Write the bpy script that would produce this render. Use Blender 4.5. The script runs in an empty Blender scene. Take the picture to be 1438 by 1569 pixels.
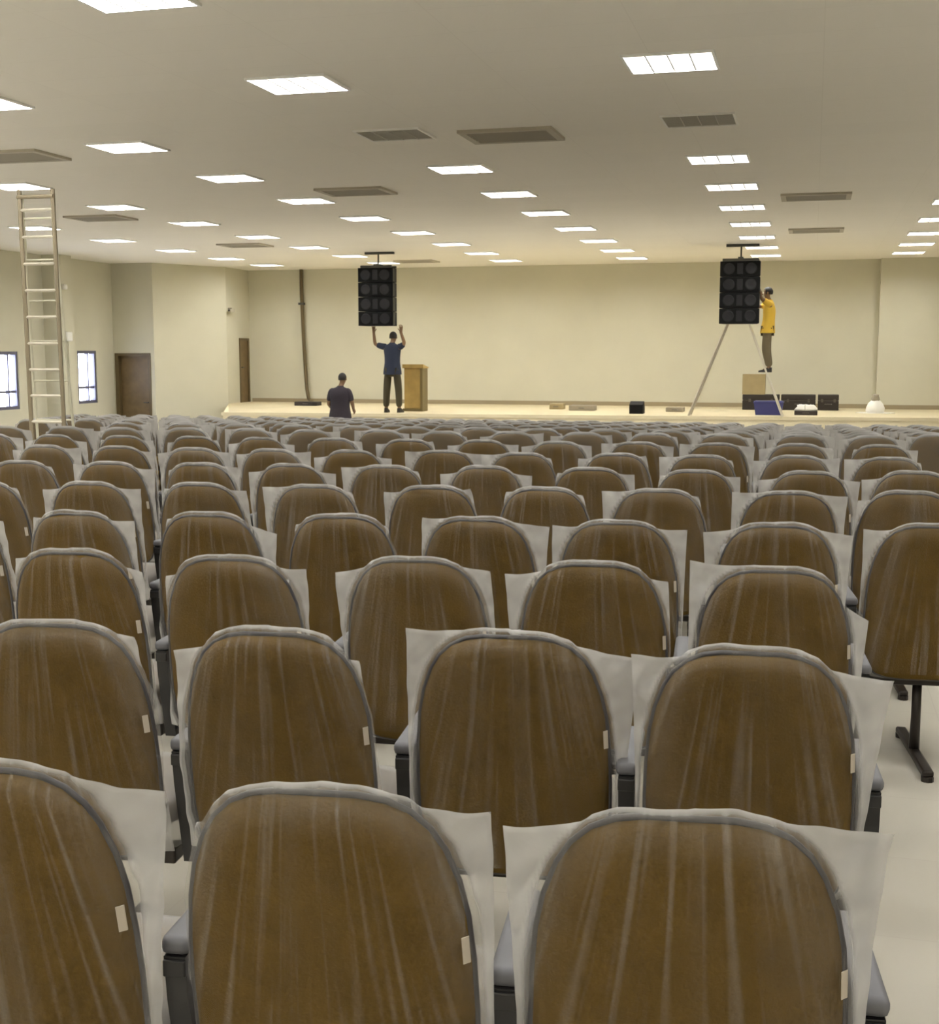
import bpy, bmesh, math, random
import numpy as np
from mathutils import Vector, Matrix
random.seed(7)
S = bpy.context.scene
C = S.collection
PI = math.pi

# ------------------------------------------------------------------ camera, world, exposure
H = 1.65
TILT = math.atan(244.5 / 1930.0)
YAW = math.atan(530 / 1956.0)
cam_d = bpy.data.cameras.new('camera')
cam_d.sensor_fit = 'HORIZONTAL'
cam_d.sensor_width = 36.0
cam_d.lens = 1930.0 / 1438.0 * 36.0
cam_d.clip_start = 0.05
cam = bpy.data.objects.new('camera', cam_d)
C.objects.link(cam)
cam.location = (0, 0, H)
cam.rotation_euler = (PI / 2 - TILT, 0, YAW)
S.camera = cam

world = bpy.data.worlds.new('daylight')
S.world = world
world.use_nodes = True
bg = world.node_tree.nodes['Background']
bg.inputs[0].default_value = (0.88, 0.92, 1.0, 1)
bg.inputs[1].default_value = 9.0

S.view_settings.view_transform = 'Standard'
S.view_settings.look = 'None'
S.view_settings.gamma = 1.0
S.view_settings.use_curve_mapping = False
S.view_settings.exposure = 0.83
LAMP = 25.0
S.cycles.use_denoising = True
S.cycles.transparent_max_bounces = 28
S.cycles.use_adaptive_sampling = True
S.cycles.adaptive_threshold = 0.06
S.cycles.max_bounces = 7
S.cycles.diffuse_bounces = 4
S.cycles.sample_clamp_indirect = 6.0

# ------------------------------------------------------------------ materials
def mat(name, col, rough=0.6, metal=0.0, spec=0.5, emit=0.0, emitcol=None, noise=None, bump=None):
    m = bpy.data.materials.new(name)
    m.use_nodes = True
    nt = m.node_tree
    b = nt.nodes['Principled BSDF']
    b.inputs['Base Color'].default_value = (*col, 1)
    b.inputs['Roughness'].default_value = rough
    b.inputs['Metallic'].default_value = metal
    b.inputs['Specular IOR Level'].default_value = spec
    if emit:
        b.inputs['Emission Color'].default_value = (*(emitcol or col), 1)
        b.inputs['Emission Strength'].default_value = emit
    tc = nt.nodes.new('ShaderNodeTexCoord')
    if noise:
        scale, amt = noise
        n = nt.nodes.new('ShaderNodeTexNoise')
        n.inputs['Scale'].default_value = scale
        n.inputs['Detail'].default_value = 5
        nt.links.new(tc.outputs['Object'], n.inputs['Vector'])
        r = nt.nodes.new('ShaderNodeMapRange')
        r.inputs['From Min'].default_value = 0.3
        r.inputs['From Max'].default_value = 0.7
        r.inputs['To Min'].default_value = 1 - amt
        r.inputs['To Max'].default_value = 1 + amt
        nt.links.new(n.outputs['Fac'], r.inputs['Value'])
        mx = nt.nodes.new('ShaderNodeVectorMath')
        mx.operation = 'SCALE'
        mx.inputs[0].default_value = col
        nt.links.new(r.outputs[0], mx.inputs['Scale'])
        nt.links.new(mx.outputs[0], b.inputs['Base Color'])
    if bump:
        scale, amt = bump
        n2 = nt.nodes.new('ShaderNodeTexNoise')
        n2.inputs['Scale'].default_value = scale
        n2.inputs['Detail'].default_value = 3
        nt.links.new(tc.outputs['Object'], n2.inputs['Vector'])
        bp = nt.nodes.new('ShaderNodeBump')
        bp.inputs['Strength'].default_value = amt
        bp.inputs['Distance'].default_value = 0.01
        nt.links.new(n2.outputs['Fac'], bp.inputs['Height'])
        nt.links.new(bp.outputs['Normal'], b.inputs['Normal'])
    return m

def grid_mat(name, col, joint, sx, sy, width, rough, spec=0.5, noise=0.03, offset=0.0, bumpd=0.0):
    """flat surface with faint joints: a brick texture on world coordinates"""
    m = mat(name, col, rough, spec=spec)
    nt = m.node_tree
    b = nt.nodes['Principled BSDF']
    g = nt.nodes.new('ShaderNodeNewGeometry')
    br = nt.nodes.new('ShaderNodeTexBrick')
    br.offset = offset
    br.inputs['Color1'].default_value = (*[c * (1 + noise) for c in col], 1)
    br.inputs['Color2'].default_value = (*[c * (1 - noise) for c in col], 1)
    br.inputs['Mortar'].default_value = (*joint, 1)
    br.inputs['Scale'].default_value = 1.0
    br.inputs['Mortar Size'].default_value = width
    br.inputs['Brick Width'].default_value = sx
    br.inputs['Row Height'].default_value = sy
    nt.links.new(g.outputs['Position'], br.inputs['Vector'])
    nt.links.new(br.outputs['Color'], b.inputs['Base Color'])
    return m

M = {}
M['wall'] = mat('cream_paint', (0.615, 0.59, 0.465), 0.75, spec=0.25, noise=(1.2, 0.025))
M['ceil'] = grid_mat('ceiling_board', (0.90, 0.865, 0.79), (0.86, 0.825, 0.75), 1.25, 0.625, 0.004, 0.7, spec=0.25, noise=0.008)
M['floor'] = grid_mat('porcelain_floor', (0.46, 0.435, 0.375), (0.44, 0.415, 0.36), 0.6, 0.6, 0.003, 0.16, spec=0.5, noise=0.02)
M['stage'] = mat('stage_floor', (0.60, 0.52, 0.34), 0.5, noise=(2.0, 0.04))
M['stage_front'] = mat('stage_front_paint', (0.78, 0.70, 0.50), 0.6, noise=(2.0, 0.03))
M['trimline'] = mat('stage_nosing', (0.70, 0.62, 0.43), 0.5)
M['base'] = mat('baseboard_brown', (0.33, 0.27, 0.17), 0.6)
M['frame'] = mat('window_frame', (0.16, 0.16, 0.22), 0.4, metal=0.3)
M['door'] = mat('brown_door', (0.17, 0.115, 0.05), 0.45, noise=(6, 0.15))
M['doorframe'] = mat('door_frame_brown', (0.12, 0.085, 0.035), 0.45)
M['lampwhite'] = mat('lamp_enamel', (0.85, 0.84, 0.80), 0.35)
M['lamp'] = mat('lamp_panel_lit', (0.95, 0.95, 0.95), 0.5, emit=LAMP, emitcol=(1.0, 0.985, 0.95))
M['lamprim'] = mat('lamp_rim_lit', (0.9, 0.9, 0.88), 0.4)
M['louvre'] = mat('louvre_metal', (0.09, 0.085, 0.075), 0.35)
M['lampoff'] = mat('lamp_panel_unlit', (0.45, 0.43, 0.38), 0.4)
M['ventframe'] = mat('vent_frame', (0.50, 0.46, 0.37), 0.6)
M['ventslat'] = mat('vent_slat', (0.34, 0.31, 0.25), 0.6)
M['ventdark'] = mat('vent_inside', (0.16, 0.145, 0.11), 0.8)
M['brown'] = mat('brown_fabric', (0.102, 0.060, 0.009), 0.8, spec=0.2, noise=(14, 0.10), bump=(160, 0.15))
M['trim'] = mat('charcoal_edge', (0.045, 0.042, 0.045), 0.5)
M['black'] = mat('black_plastic', (0.012, 0.011, 0.011), 0.4)
M['grey'] = mat('grey_armpad', (0.115, 0.115, 0.125), 0.55)
M['metalblk'] = mat('black_steel', (0.028, 0.022, 0.018), 0.4, metal=0.4)
M['tape'] = mat('paper_tab', (0.46, 0.40, 0.32), 0.7)
M['alu'] = mat('aluminium', (0.40, 0.36, 0.29), 0.4, metal=0.6)
M['aludark'] = mat('dull_aluminium', (0.30, 0.25, 0.17), 0.5, metal=0.2)
M['alupale'] = mat('pale_aluminium', (0.62, 0.58, 0.48), 0.4, metal=0.3)
M['rung'] = mat('pale_rung', (0.80, 0.75, 0.60), 0.4)
M['skin'] = mat('skin', (0.20, 0.115, 0.06), 0.6)
M['hair'] = mat('hair', (0.012, 0.010, 0.008), 0.7)
M['navy'] = mat('navy_shirt', (0.014, 0.021, 0.045), 0.8, bump=(30, 0.3))
M['plum'] = mat('dark_shirt', (0.022, 0.016, 0.024), 0.8, bump=(30, 0.3))
M['yellow'] = mat('yellow_shirt', (0.72, 0.46, 0.05), 0.8, bump=(30, 0.3))
M['darkpants'] = mat('dark_trousers', (0.045, 0.036, 0.014), 0.8)
M['taupe'] = mat('taupe_trousers', (0.14, 0.11, 0.06), 0.8)
M['shoe'] = mat('shoe', (0.02, 0.017, 0.013), 0.5)
M['wood'] = mat('tan_wood', (0.40, 0.27, 0.085), 0.5, noise=(5, 0.12))
M['woodedge'] = mat('dark_wood_edge', (0.16, 0.12, 0.045), 0.5)
M['kraft'] = mat('kraft_board', (0.34, 0.27, 0.14), 0.8, noise=(6, 0.06))
M['case'] = mat('black_case', (0.022, 0.016, 0.013), 0.5)
M['caseedge'] = mat('case_edge', (0.12, 0.11, 0.10), 0.35, metal=0.6)
M['blue'] = mat('blue_plastic', (0.045, 0.05, 0.20), 0.4)
M['white'] = mat('white_plastic', (0.80, 0.78, 0.72), 0.5)
M['greycloth'] = mat('grey_cloth', (0.30, 0.26, 0.19), 0.9)
M['grille'] = mat('speaker_grille', (0.006, 0.006, 0.0065), 0.7, spec=0.15, bump=(400, 0.4))
M['cab'] = mat('speaker_cabinet', (0.006, 0.006, 0.006), 0.6, spec=0.2)
M['cone'] = mat('speaker_cone', (0.014, 0.014, 0.016), 0.5, spec=0.3)
M['steel'] = mat('rigging_steel', (0.10, 0.10, 0.09), 0.4, metal=0.7)

def glass_mat():
    m = bpy.data.materials.new('window_glass')
    m.use_nodes = True
    nt = m.node_tree
    nt.nodes.clear()
    o = nt.nodes.new('ShaderNodeOutputMaterial')
    t = nt.nodes.new('ShaderNodeBsdfTransparent')
    t.inputs[0].default_value = (0.93, 0.94, 1.0, 1)
    g = nt.nodes.new('ShaderNodeBsdfGlossy')
    g.inputs['Roughness'].default_value = 0.05
    mx = nt.nodes.new('ShaderNodeMixShader')
    mx.inputs[0].default_value = 0.08
    nt.links.new(t.outputs[0], mx.inputs[1])
    nt.links.new(g.outputs[0], mx.inputs[2])
    nt.links.new(mx.outputs[0], o.inputs[0])
    return m
M['glass'] = glass_mat()

def film_mat():
    """thin polythene: clear where it clings to the upholstery, milky where it stands free"""
    m = bpy.data.materials.new('clear_polythene')
    m.use_nodes = True
    nt = m.node_tree
    nt.nodes.clear()
    N = nt.nodes.new
    L = nt.links.new
    out = N('ShaderNodeOutputMaterial')
    tr = N('ShaderNodeBsdfTransparent')
    tr.inputs[0].default_value = (0.97, 0.96, 0.94, 1)
    pl = N('ShaderNodeBsdfPrincipled')
    pl.inputs['Base Color'].default_value = (0.57, 0.56, 0.545, 1)
    pl.inputs['Roughness'].default_value = 0.32
    pl.inputs['Specular IOR Level'].default_value = 0.5
    tl = N('ShaderNodeBsdfTranslucent')
    tl.inputs[0].default_value = (0.57, 0.56, 0.545, 1)
    mp = N('ShaderNodeMixShader')
    mp.inputs[0].default_value = 0.35
    L(pl.outputs[0], mp.inputs[1])
    L(tl.outputs[0], mp.inputs[2])
    at = N('ShaderNodeAttribute')
    at.attribute_name = 'slack_haze'
    tc = N('ShaderNodeTexCoord')
    oi = N('ShaderNodeObjectInfo')
    # creases run down the film and fan out from the top
    sep = N('ShaderNodeSeparateXYZ')
    L(tc.outputs['Object'], sep.inputs[0])
    den = N('ShaderNodeMath'); den.operation = 'SUBTRACT'
    den.inputs[0].default_value = 1.55
    L(sep.outputs['Z'], den.inputs[1])
    fan = N('ShaderNodeMath'); fan.operation = 'DIVIDE'
    L(sep.outputs['X'], fan.inputs[0]); L(den.outputs[0], fan.inputs[1])
    zz = N('ShaderNodeMath'); zz.operation = 'MULTIPLY'
    L(sep.outputs['Z'], zz.inputs[0]); zz.inputs[1].default_value = 0.035
    rnd = N('ShaderNodeMath'); rnd.operation = 'MULTIPLY'
    L(oi.outputs['Random'], rnd.inputs[0]); rnd.inputs[1].default_value = 37.0
    cmb = N('ShaderNodeCombineXYZ')
    L(fan.outputs[0], cmb.inputs[0]); L(rnd.outputs[0], cmb.inputs[1]); L(zz.outputs[0], cmb.inputs[2])
    nz = N('ShaderNodeTexNoise')
    nz.inputs['Scale'].default_value = 44.0
    nz.inputs['Detail'].default_value = 2.0
    nz.inputs['Roughness'].default_value = 0.6
    L(cmb.outputs[0], nz.inputs['Vector'])
    st = N('ShaderNodeMapRange')
    st.inputs['From Min'].default_value = 0.51
    st.inputs['From Max'].default_value = 0.70
    st.inputs['To Min'].default_value = 0.028
    st.inputs['To Max'].default_value = 0.22
    L(nz.outputs['Fac'], st.inputs['Value'])
    nb_ = N('ShaderNodeTexNoise')
    nb_.inputs['Scale'].default_value = 11.0
    nb_.inputs['Detail'].default_value = 1.0
    L(cmb.outputs[0], nb_.inputs['Vector'])
    br_ = N('ShaderNodeMapRange')
    br_.inputs['From Min'].default_value = 0.48
    br_.inputs['From Max'].default_value = 0.72
    br_.inputs['To Max'].default_value = 0.07
    L(nb_.outputs['Fac'], br_.inputs['Value'])
    sm_ = N('ShaderNodeMath'); sm_.operation = 'ADD'
    L(st.outputs[0], sm_.inputs[0]); L(br_.outputs[0], sm_.inputs[1])
    n2 = N('ShaderNodeTexNoise')
    n2.inputs['Scale'].default_value = 12.0
    n2.inputs['Detail'].default_value = 1.0
    L(tc.outputs['Object'], n2.inputs['Vector'])
    fr = N('ShaderNodeMapRange')
    fr.inputs['From Min'].default_value = 0.3
    fr.inputs['From Max'].default_value = 0.7
    fr.inputs['To Min'].default_value = 0.50
    fr.inputs['To Max'].default_value = 0.72
    L(n2.outputs['Fac'], fr.inputs['Value'])
    mixf = N('ShaderNodeMix')
    L(at.outputs['Fac'], mixf.inputs[0]); L(sm_.outputs[0], mixf.inputs[2]); L(fr.outputs[0], mixf.inputs[3])
    n3 = N('ShaderNodeTexNoise')
    n3.inputs['Scale'].default_value = 38.0
    L(tc.outputs['Object'], n3.inputs['Vector'])
    bp = N('ShaderNodeBump')
    bp.inputs['Strength'].default_value = 0.35
    bp.inputs['Distance'].default_value = 0.006
    L(n3.outputs['Fac'], bp.inputs['Height'])
    L(bp.outputs[0], pl.inputs['Normal'])
    mx = N('ShaderNodeMixShader')
    L(mixf.outputs[0], mx.inputs[0]); L(tr.outputs[0], mx.inputs[1]); L(mp.outputs[0], mx.inputs[2])
    L(mx.outputs[0], out.inputs[0])
    return m
M['film'] = film_mat()

def film_plain():
    """the same polythene without the fine creases, for covers too far off to show them"""
    m = bpy.data.materials.new('clear_polythene_plain')
    m.use_nodes = True
    nt = m.node_tree
    nt.nodes.clear()
    N, L = nt.nodes.new, nt.links.new
    out = N('ShaderNodeOutputMaterial')
    tr = N('ShaderNodeBsdfTransparent')
    tr.inputs[0].default_value = (0.97, 0.96, 0.94, 1)
    pl = N('ShaderNodeBsdfPrincipled')
    pl.inputs['Base Color'].default_value = (0.57, 0.56, 0.545, 1)
    pl.inputs['Roughness'].default_value = 0.32
    tl = N('ShaderNodeBsdfTranslucent')
    tl.inputs[0].default_value = (0.57, 0.56, 0.545, 1)
    mp = N('ShaderNodeMixShader')
    mp.inputs[0].default_value = 0.35
    L(pl.outputs[0], mp.inputs[1]); L(tl.outputs[0], mp.inputs[2])
    at = N('ShaderNodeAttribute')
    at.attribute_name = 'slack_haze'
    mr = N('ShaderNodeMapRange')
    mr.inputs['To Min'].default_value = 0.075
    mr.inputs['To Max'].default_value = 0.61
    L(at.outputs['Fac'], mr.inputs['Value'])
    mx = N('ShaderNodeMixShader')
    L(mr.outputs[0], mx.inputs[0]); L(tr.outputs[0], mx.inputs[1]); L(mp.outputs[0], mx.inputs[2])
    L(mx.outputs[0], out.inputs[0])
    return m
M['film_plain'] = film_plain()

# ------------------------------------------------------------------ mesh helpers
def mesh_obj(name, bm, m, parent=None, smooth=False):
    bmesh.ops.recalc_face_normals(bm, faces=bm.faces[:])
    me = bpy.data.meshes.new(name)
    bm.to_mesh(me)
    bm.free()
    if smooth:
        for p in me.polygons:
            p.use_smooth = True
    o = bpy.data.objects.new(name, me)
    C.objects.link(o)
    for q in (m if isinstance(m, (list, tuple)) else [m]):
        me.materials.append(q)
    if parent:
        o.parent = parent
    return o

def empty(name, loc=(0, 0, 0), rz=0.0):
    o = bpy.data.objects.new(name, None)
    C.objects.link(o)
    o.location = loc
    o.rotation_euler = (0, 0, rz)
    o.empty_display_size = 0.1
    return o

def tag(o, label, cat, group=None):
    o['label'] = label
    o['category'] = cat
    if group:
        o['group'] = group
    return o

def struct(o, label=None):
    o['kind'] = 'structure'
    if label:
        o['label'] = label
    return o

def box(bm, x0, x1, y0, y1, z0, z1, bevel=0.0, mi=0):
    vs = [bm.verts.new(p) for p in ((x0, y0, z0), (x1, y0, z0), (x1, y1, z0), (x0, y1, z0), (x0, y0, z1), (x1, y0, z1), (x1, y1, z1), (x0, y1, z1))]
    fs = [bm.faces.new([vs[i] for i in q]) for q in ((0, 3, 2, 1), (4, 5, 6, 7), (0, 1, 5, 4), (1, 2, 6, 5), (2, 3, 7, 6), (3, 0, 4, 7))]
    for f in fs:
        f.material_index = mi
    if bevel:
        es = list({e for f in fs for e in f.edges})
        bmesh.ops.bevel(bm, geom=es, offset=bevel, segments=2, profile=0.5, affect='EDGES')
    return bm

def B(*a, **k):
    return box(bmesh.new(), *a, **k)

def tube(bm, pts, r, n=8, closed=False, caps=True):
    pts = [Vector(p) for p in pts]
    rings = []
    N = len(pts)
    up0 = None
    for i, p in enumerate(pts):
        if closed:
            t = pts[(i + 1) % N] - pts[i - 1]
        else:
            t = pts[min(i + 1, N - 1)] - pts[max(i - 1, 0)]
        t.normalize()
        if up0 is None:
            a = Vector((0, 0, 1)) if abs(t.z) < 0.9 else Vector((1, 0, 0))
            u = t.cross(a).normalized()
        else:
            u = (up0 - t * up0.dot(t)).normalized()
        up0 = u
        v = t.cross(u)
        rr = r[i] if isinstance(r, (list, tuple)) else r
        rings.append([bm.verts.new(p + (u * math.cos(2 * PI * k / n) + v * math.sin(2 * PI * k / n)) * rr) for k in range(n)])
    for i in range(N if closed else N - 1):
        a, b = rings[i], rings[(i + 1) % N]
        for k in range(n):
            bm.faces.new((a[k], a[(k + 1) % n], b[(k + 1) % n], b[k]))
    if caps and not closed:
        bm.faces.new(rings[0][::-1])
        bm.faces.new(rings[-1])
    return bm

def T(*a, **k):
    return tube(bmesh.new(), *a, **k)

def prism(pts2, z0, z1, mi=0, bm=None):
    bm = bm or bmesh.new()
    lo = [bm.verts.new((x, y, z0)) for x, y in pts2]
    hi = [bm.verts.new((x, y, z1)) for x, y in pts2]
    n = len(pts2)
    bm.faces.new(lo[::-1])
    bm.faces.new(hi)
    for i in range(n):
        bm.faces.new((lo[i], lo[(i + 1) % n], hi[(i + 1) % n], hi[i]))
    return bm

def copy_tree(o, parent=None):
    c = o.copy()
    C.objects.link(c)
    c.parent = parent
    for ch in list(o.children):
        copy_tree(ch, c)
    return c

ORD = ['first', 'second', 'third', 'fourth', 'fifth', 'sixth', 'seventh', 'eighth', 'ninth', 'tenth', 'eleventh', 'twelfth',
       'thirteenth', 'fourteenth', 'fifteenth', 'sixteenth', 'seventeenth', 'eighteenth', 'nineteenth', 'twentieth']

_f = Vector((-math.sin(YAW) * math.cos(TILT), math.cos(YAW) * math.cos(TILT), -math.sin(TILT)))
_r = Vector((math.cos(YAW), math.sin(YAW), 0))
_u = _r.cross(_f)
def seen(p):
    """pixel of a world point in the photograph's frame, used only to count what is in view for the labels"""
    v = Vector(p) - Vector((0, 0, H))
    z = v.dot(_f)
    if z <= 0.05:
        return None
    return 719 + 1930 * v.dot(_r) / z, 784.5 - 1930 * v.dot(_u) / z

# ------------------------------------------------------------------ the hall
ZC = 3.85
XL, XR, YF, YB = -17.0, 5.5, -4.0, 31.9
YS0, YS1, DROP = 10.8, 23.8, 0.6
def floor_z(y):
    if y < YS0:
        return 0.0
    return -DROP * min(1.0, (y - YS0) / (YS1 - YS0))

bm = bmesh.new()
prof = [(YF - .2, 0), (YS0, 0), (YS1, -DROP), (YB + .2, -DROP), (YB + .2, -DROP - .2), (YF - .2, -DROP - .2)]
a = [bm.verts.new((XL - .2, y, z)) for y, z in prof]
b = [bm.verts.new((XR + .2, y, z)) for y, z in prof]
bm.faces.new(a); bm.faces.new(b[::-1])
for i in range(6):
    bm.faces.new((a[i], b[i], b[(i + 1) % 6], a[(i + 1) % 6]))
struct(mesh_obj('floor', bm, M['floor']))
struct(mesh_obj('ceiling', B(XL - .2, XR + .2, YF - .2, YB + .2, ZC, ZC + .15), M['ceil']))
struct(mesh_obj('wall_back', B(-14.85, XR, YB, YB + .2, -DROP, ZC), M['wall']))
struct(mesh_obj('wall_back_right', B(1.47, XR, YB - .3, YB, -DROP, ZC), M['wall']))
struct(mesh_obj('wall_right', B(XR, XR + .2, YF, YB, -DROP, ZC), M['wall']))
struct(mesh_obj('wall_front', B(XL, XR, YF - .2, YF, 0, ZC), M['wall']))
# left wall with two window openings
WINS = [(23.15, 24.52, 0.40, 1.67), (26.86, 27.70, 0.42, 1.69)]
bm = bmesh.new()
ys = [YF]
for w in WINS:
    ys += [w[0], w[1]]
ys.append(28.5)
for i in range(0, len(ys), 2):
    box(bm, XL - .2, XL, ys[i], ys[i + 1], -DROP, ZC)
for w in WINS:
    box(bm, XL - .2, XL, w[0], w[1], -DROP, w[2])
    box(bm, XL - .2, XL, w[0], w[1], w[3], ZC)
struct(mesh_obj('wall_left', bm, M['wall']))
for i, w in enumerate(WINS):
    win = empty('window_%d' % (i + 1), (XL, w[0], w[2]))
    struct(win, ['bright daylit window with dark frame at the left edge', 'narrow bright window with dark frame left of brown door'][i])
    L_, Hh = w[1] - w[0], w[3] - w[2]
    bm = bmesh.new()
    t = 0.07
    box(bm, -.16, -.02, 0, t, 0, Hh); box(bm, -.16, -.02, L_ - t, L_, 0, Hh)
    box(bm, -.16, -.02, t, L_ - t, 0, t); box(bm, -.16, -.02, t, L_ - t, Hh - t, Hh)
    mesh_obj('window_frame', bm, M['frame'], win)
    mesh_obj('transom_bar', B(-.13, -.05, t, L_ - t, .36, .41), M['frame'], win)
    mesh_obj('sash_stile', B(-.14, -.06, L_ - t - .24, L_ - t - .20, t, Hh - t), M['frame'], win)
    mesh_obj('glass_pane', B(-.10, -.094, t, L_ - t, .41, Hh - t), M['glass'], win)
    mesh_obj('glass_pane', B(-.10, -.094, t, L_ - t, t, .36), M['glass'], win)
# wall pier between the windows
struct(mesh_obj('trim_1', B(XL, -16.52, 25.55, 26.0, -DROP, ZC), M['wall']), 'shaded cream pier on the left wall between the windows')
# short wall with the brown door, splayed wall, stage side wall
DX0, DX1, DZ = -16.96, -15.97, 1.63
bm = bmesh.new()
box(bm, XL, DX0, 28.5, 28.7, -DROP, ZC)
box(bm, DX0, DX1, 28.5, 28.7, DZ, ZC)
box(bm, DX1, -15.86, 28.5, 28.7, -DROP, ZC)
struct(mesh_obj('wall_door_side', bm, M['wall']))
d = empty('door_1', (DX0, 28.5, -DROP))
struct(d, 'dark brown door at the left end of the hall')
w_, h_ = DX1 - DX0, DZ + DROP
bm = bmesh.new()
box(bm, 0, .10, -.02, .18, 0, h_); box(bm, w_ - .07, w_, -.02, .18, 0, h_); box(bm, .10, w_ - .07, -.02, .18, h_ - .07, h_)
mesh_obj('door_frame', bm, M['doorframe'], d)
mesh_obj('door_leaf', B(.10, w_ - .07, .10, .145, .01, h_ - .07), M['door'], d)
mesh_obj('door_handle', T([(w_ - .14, .10, 1.0), (w_ - .14, .05, 1.0), (w_ - .26, .05, 1.0)], .012), M['steel'], d)
struct(mesh_obj('wall_splayed', prism([(-15.86, 28.5), (-14.85, 30.5), (-15.02, 30.6), (-16.03, 28.6)], -DROP, ZC), M['wall']))
SDY0, SDY1, SDZ = 31.22, 31.82, 2.03
bm = bmesh.new()
box(bm, -15.05, -14.85, 30.5, SDY0, -DROP, ZC); box(bm, -15.05, -14.85, SDY1, YB + .2, -DROP, ZC)
box(bm, -15.05, -14.85, SDY0, SDY1, SDZ, ZC); box(bm, -15.05, -14.85, SDY0, SDY1, -DROP, .30)
struct(mesh_obj('wall_stage_side', bm, M['wall']))
d = empty('door_2', (-14.85, SDY0, .30))
struct(d, 'narrow dark stage door seen almost edge-on')
w_, h_ = SDY1 - SDY0, SDZ - .30
bm = bmesh.new()
box(bm, -.16, .02, 0, .06, 0, h_); box(bm, -.16, .02, w_ - .06, w_, 0, h_); box(bm, -.16, .02, .06, w_ - .06, h_ - .06, h_)
mesh_obj('door_frame', bm, M['doorframe'], d)
mesh_obj('door_leaf', B(-.06, -.02, .06, w_ - .06, .01, h_ - .06), M['door'], d)
mesh_obj('door_handle', T([(-.02, .14, .95), (.03, .14, .95), (.03, .24, .95)], .012), M['steel'], d)

# stage
SZ = 0.30
def stage_edge(x):
    return 26.0 + (x + 12.8) * (1.9 / 18.3)
struct(mesh_obj('stage_platform', prism([(-12.8, 26.0), (XR, 27.9), (XR, YB - .3), (1.47, YB - .3), (1.47, YB), (-14.85, YB), (-14.85, 30.5)], -DROP, SZ), M['stage_front']))
fl = struct(mesh_obj('stage_floor', prism([(-12.7, 26.1), (XR, 27.98), (XR, YB - .3), (1.47, YB - .3), (1.47, YB), (-14.85, YB), (-14.85, 30.5)], SZ, SZ + .012), M['stage']))
struct(mesh_obj('trim_2', prism([(-12.83, 25.97), (XR, 27.87), (XR, 27.97), (-12.78, 26.08)], SZ - .06, SZ + .014), M['trimline']), 'nosing strip along the stage front edge')
SF = SZ + .012
struct(mesh_obj('baseboard_back', B(-14.8, 1.47, YB - .025, YB, SF, SF + .10), M['base']))
struct(mesh_obj('baseboard_right', B(1.47, XR, YB - .325, YB - .3, SF, SF + .10), M['base']))

# ------------------------------------------------------------------ ceiling lights and vents
def make_light(lit):
    root = empty('ceiling_light')
    bm = bmesh.new()
    w, d, t, z = .345, .31, .020, -.019
    box(bm, -w, w, -d, -d + t, z, 0); box(bm, -w, w, d - t, d, z, 0)
    box(bm, -w, -w + t, -d + t, d - t, z, 0); box(bm, w - t, w, -d + t, d - t, z, 0)
    mesh_obj('lens_rim', bm, M['lamprim'] if lit else M['lampwhite'], root)
    p = mesh_obj('lamp_panel', B(-w + t, w - t, -d + t, d - t, -.006, -.001), M['lamp'] if lit else M['lampoff'], root)
    bm = bmesh.new()
    for k in range(3):
        x = (-.5 + (k + 1) / 4) * 2 * (w - t)
        box(bm, x - .004, x + .004, -d + t, d - t, -.018, -.007)
    for k in range(11):
        y = (-.5 + (k + 1) / 12) * 2 * (d - t)
        box(bm, -w + t, w - t, y - .0015, y + .0015, -.0185, -.0075)
    mesh_obj('louvre', bm, M['louvre'] if lit else M['lampoff'], root)
    return root
lit0, off0 = make_light(True), make_light(False)
LX = [1.95, -1.12, -4.17, -7.2, -10.3, -13.4]
LY = [-2.5, 0.0, 2.5, 5.0, 7.3, 10.0, 12.5, 15.0, 17.5, 20.0, 22.6, 25.15, 27.6, 29.9]
used = {True: False, False: False}
for ci, x in enumerate(LX):
    cnt = 0
    for y in LY:
        lit = not (y == 12.5 and ci in (1, 2))
        src = lit0 if lit else off0
        o = src if not used[lit] else copy_tree(src)
        used[lit] = True
        o.location = (x, y, ZC)
        p = seen((x, y, ZC))
        if p and -60 < p[0] < 1500 and -20 < p[1]:
            cnt += 1
            if lit:
                tag(o, 'lit white louvred ceiling light, %s in view of the %s column from the right' % (ORD[cnt - 1], ORD[ci]), 'ceiling light', 'ceiling lights')
            else:
                tag(o, ['unlit grey ceiling light above the right light column', 'unlit grey ceiling light left of the wide air vent'][ci - 1], 'ceiling light', 'ceiling lights')
        else:
            tag(o, 'lit white louvred ceiling light overhead near or behind the camera', 'ceiling light', 'ceiling lights overhead')

def make_vent(w, d):
    root = empty('air_vent')
    bm = bmesh.new()
    t = .07
    box(bm, -w, w, -d, -d + t, -.03, 0); box(bm, -w, w, d - t, d, -.03, 0)
    box(bm, -w, -w + t, -d + t, d - t, -.03, 0); box(bm, w - t, w, -d + t, d - t, -.03, 0)
    mesh_obj('frame', bm, M['ventframe'], root)
    mesh_obj('backing', B(-w + t, w - t, -d + t, d - t, -.005, -.001), M['ventdark'], root)
    n = 5
    for k in range(n):
        y = -d + t + (k + .5) / n * 2 * (d - t)
        bm = bmesh.new()
        vs = [bm.verts.new(q) for q in ((-w + t, y - .035, -.008), (w - t, y - .035, -.008), (w - t, y + .03, -.028), (-w + t, y + .03, -.028),
                                        (-w + t, y - .035, -.005), (w - t, y - .035, -.005), (w - t, y + .03, -.025), (-w + t, y + .03, -.025))]
        for q in ((0, 3, 2, 1), (4, 5, 6, 7), (0, 1, 5, 4), (1, 2, 6, 5), (2, 3, 7, 6), (3, 0, 4, 7)):
            bm.faces.new([vs[i] for i in q])
        mesh_obj('slat', bm, M['ventslat'], root)
    return root
v0 = make_vent(.48, .36)
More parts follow.
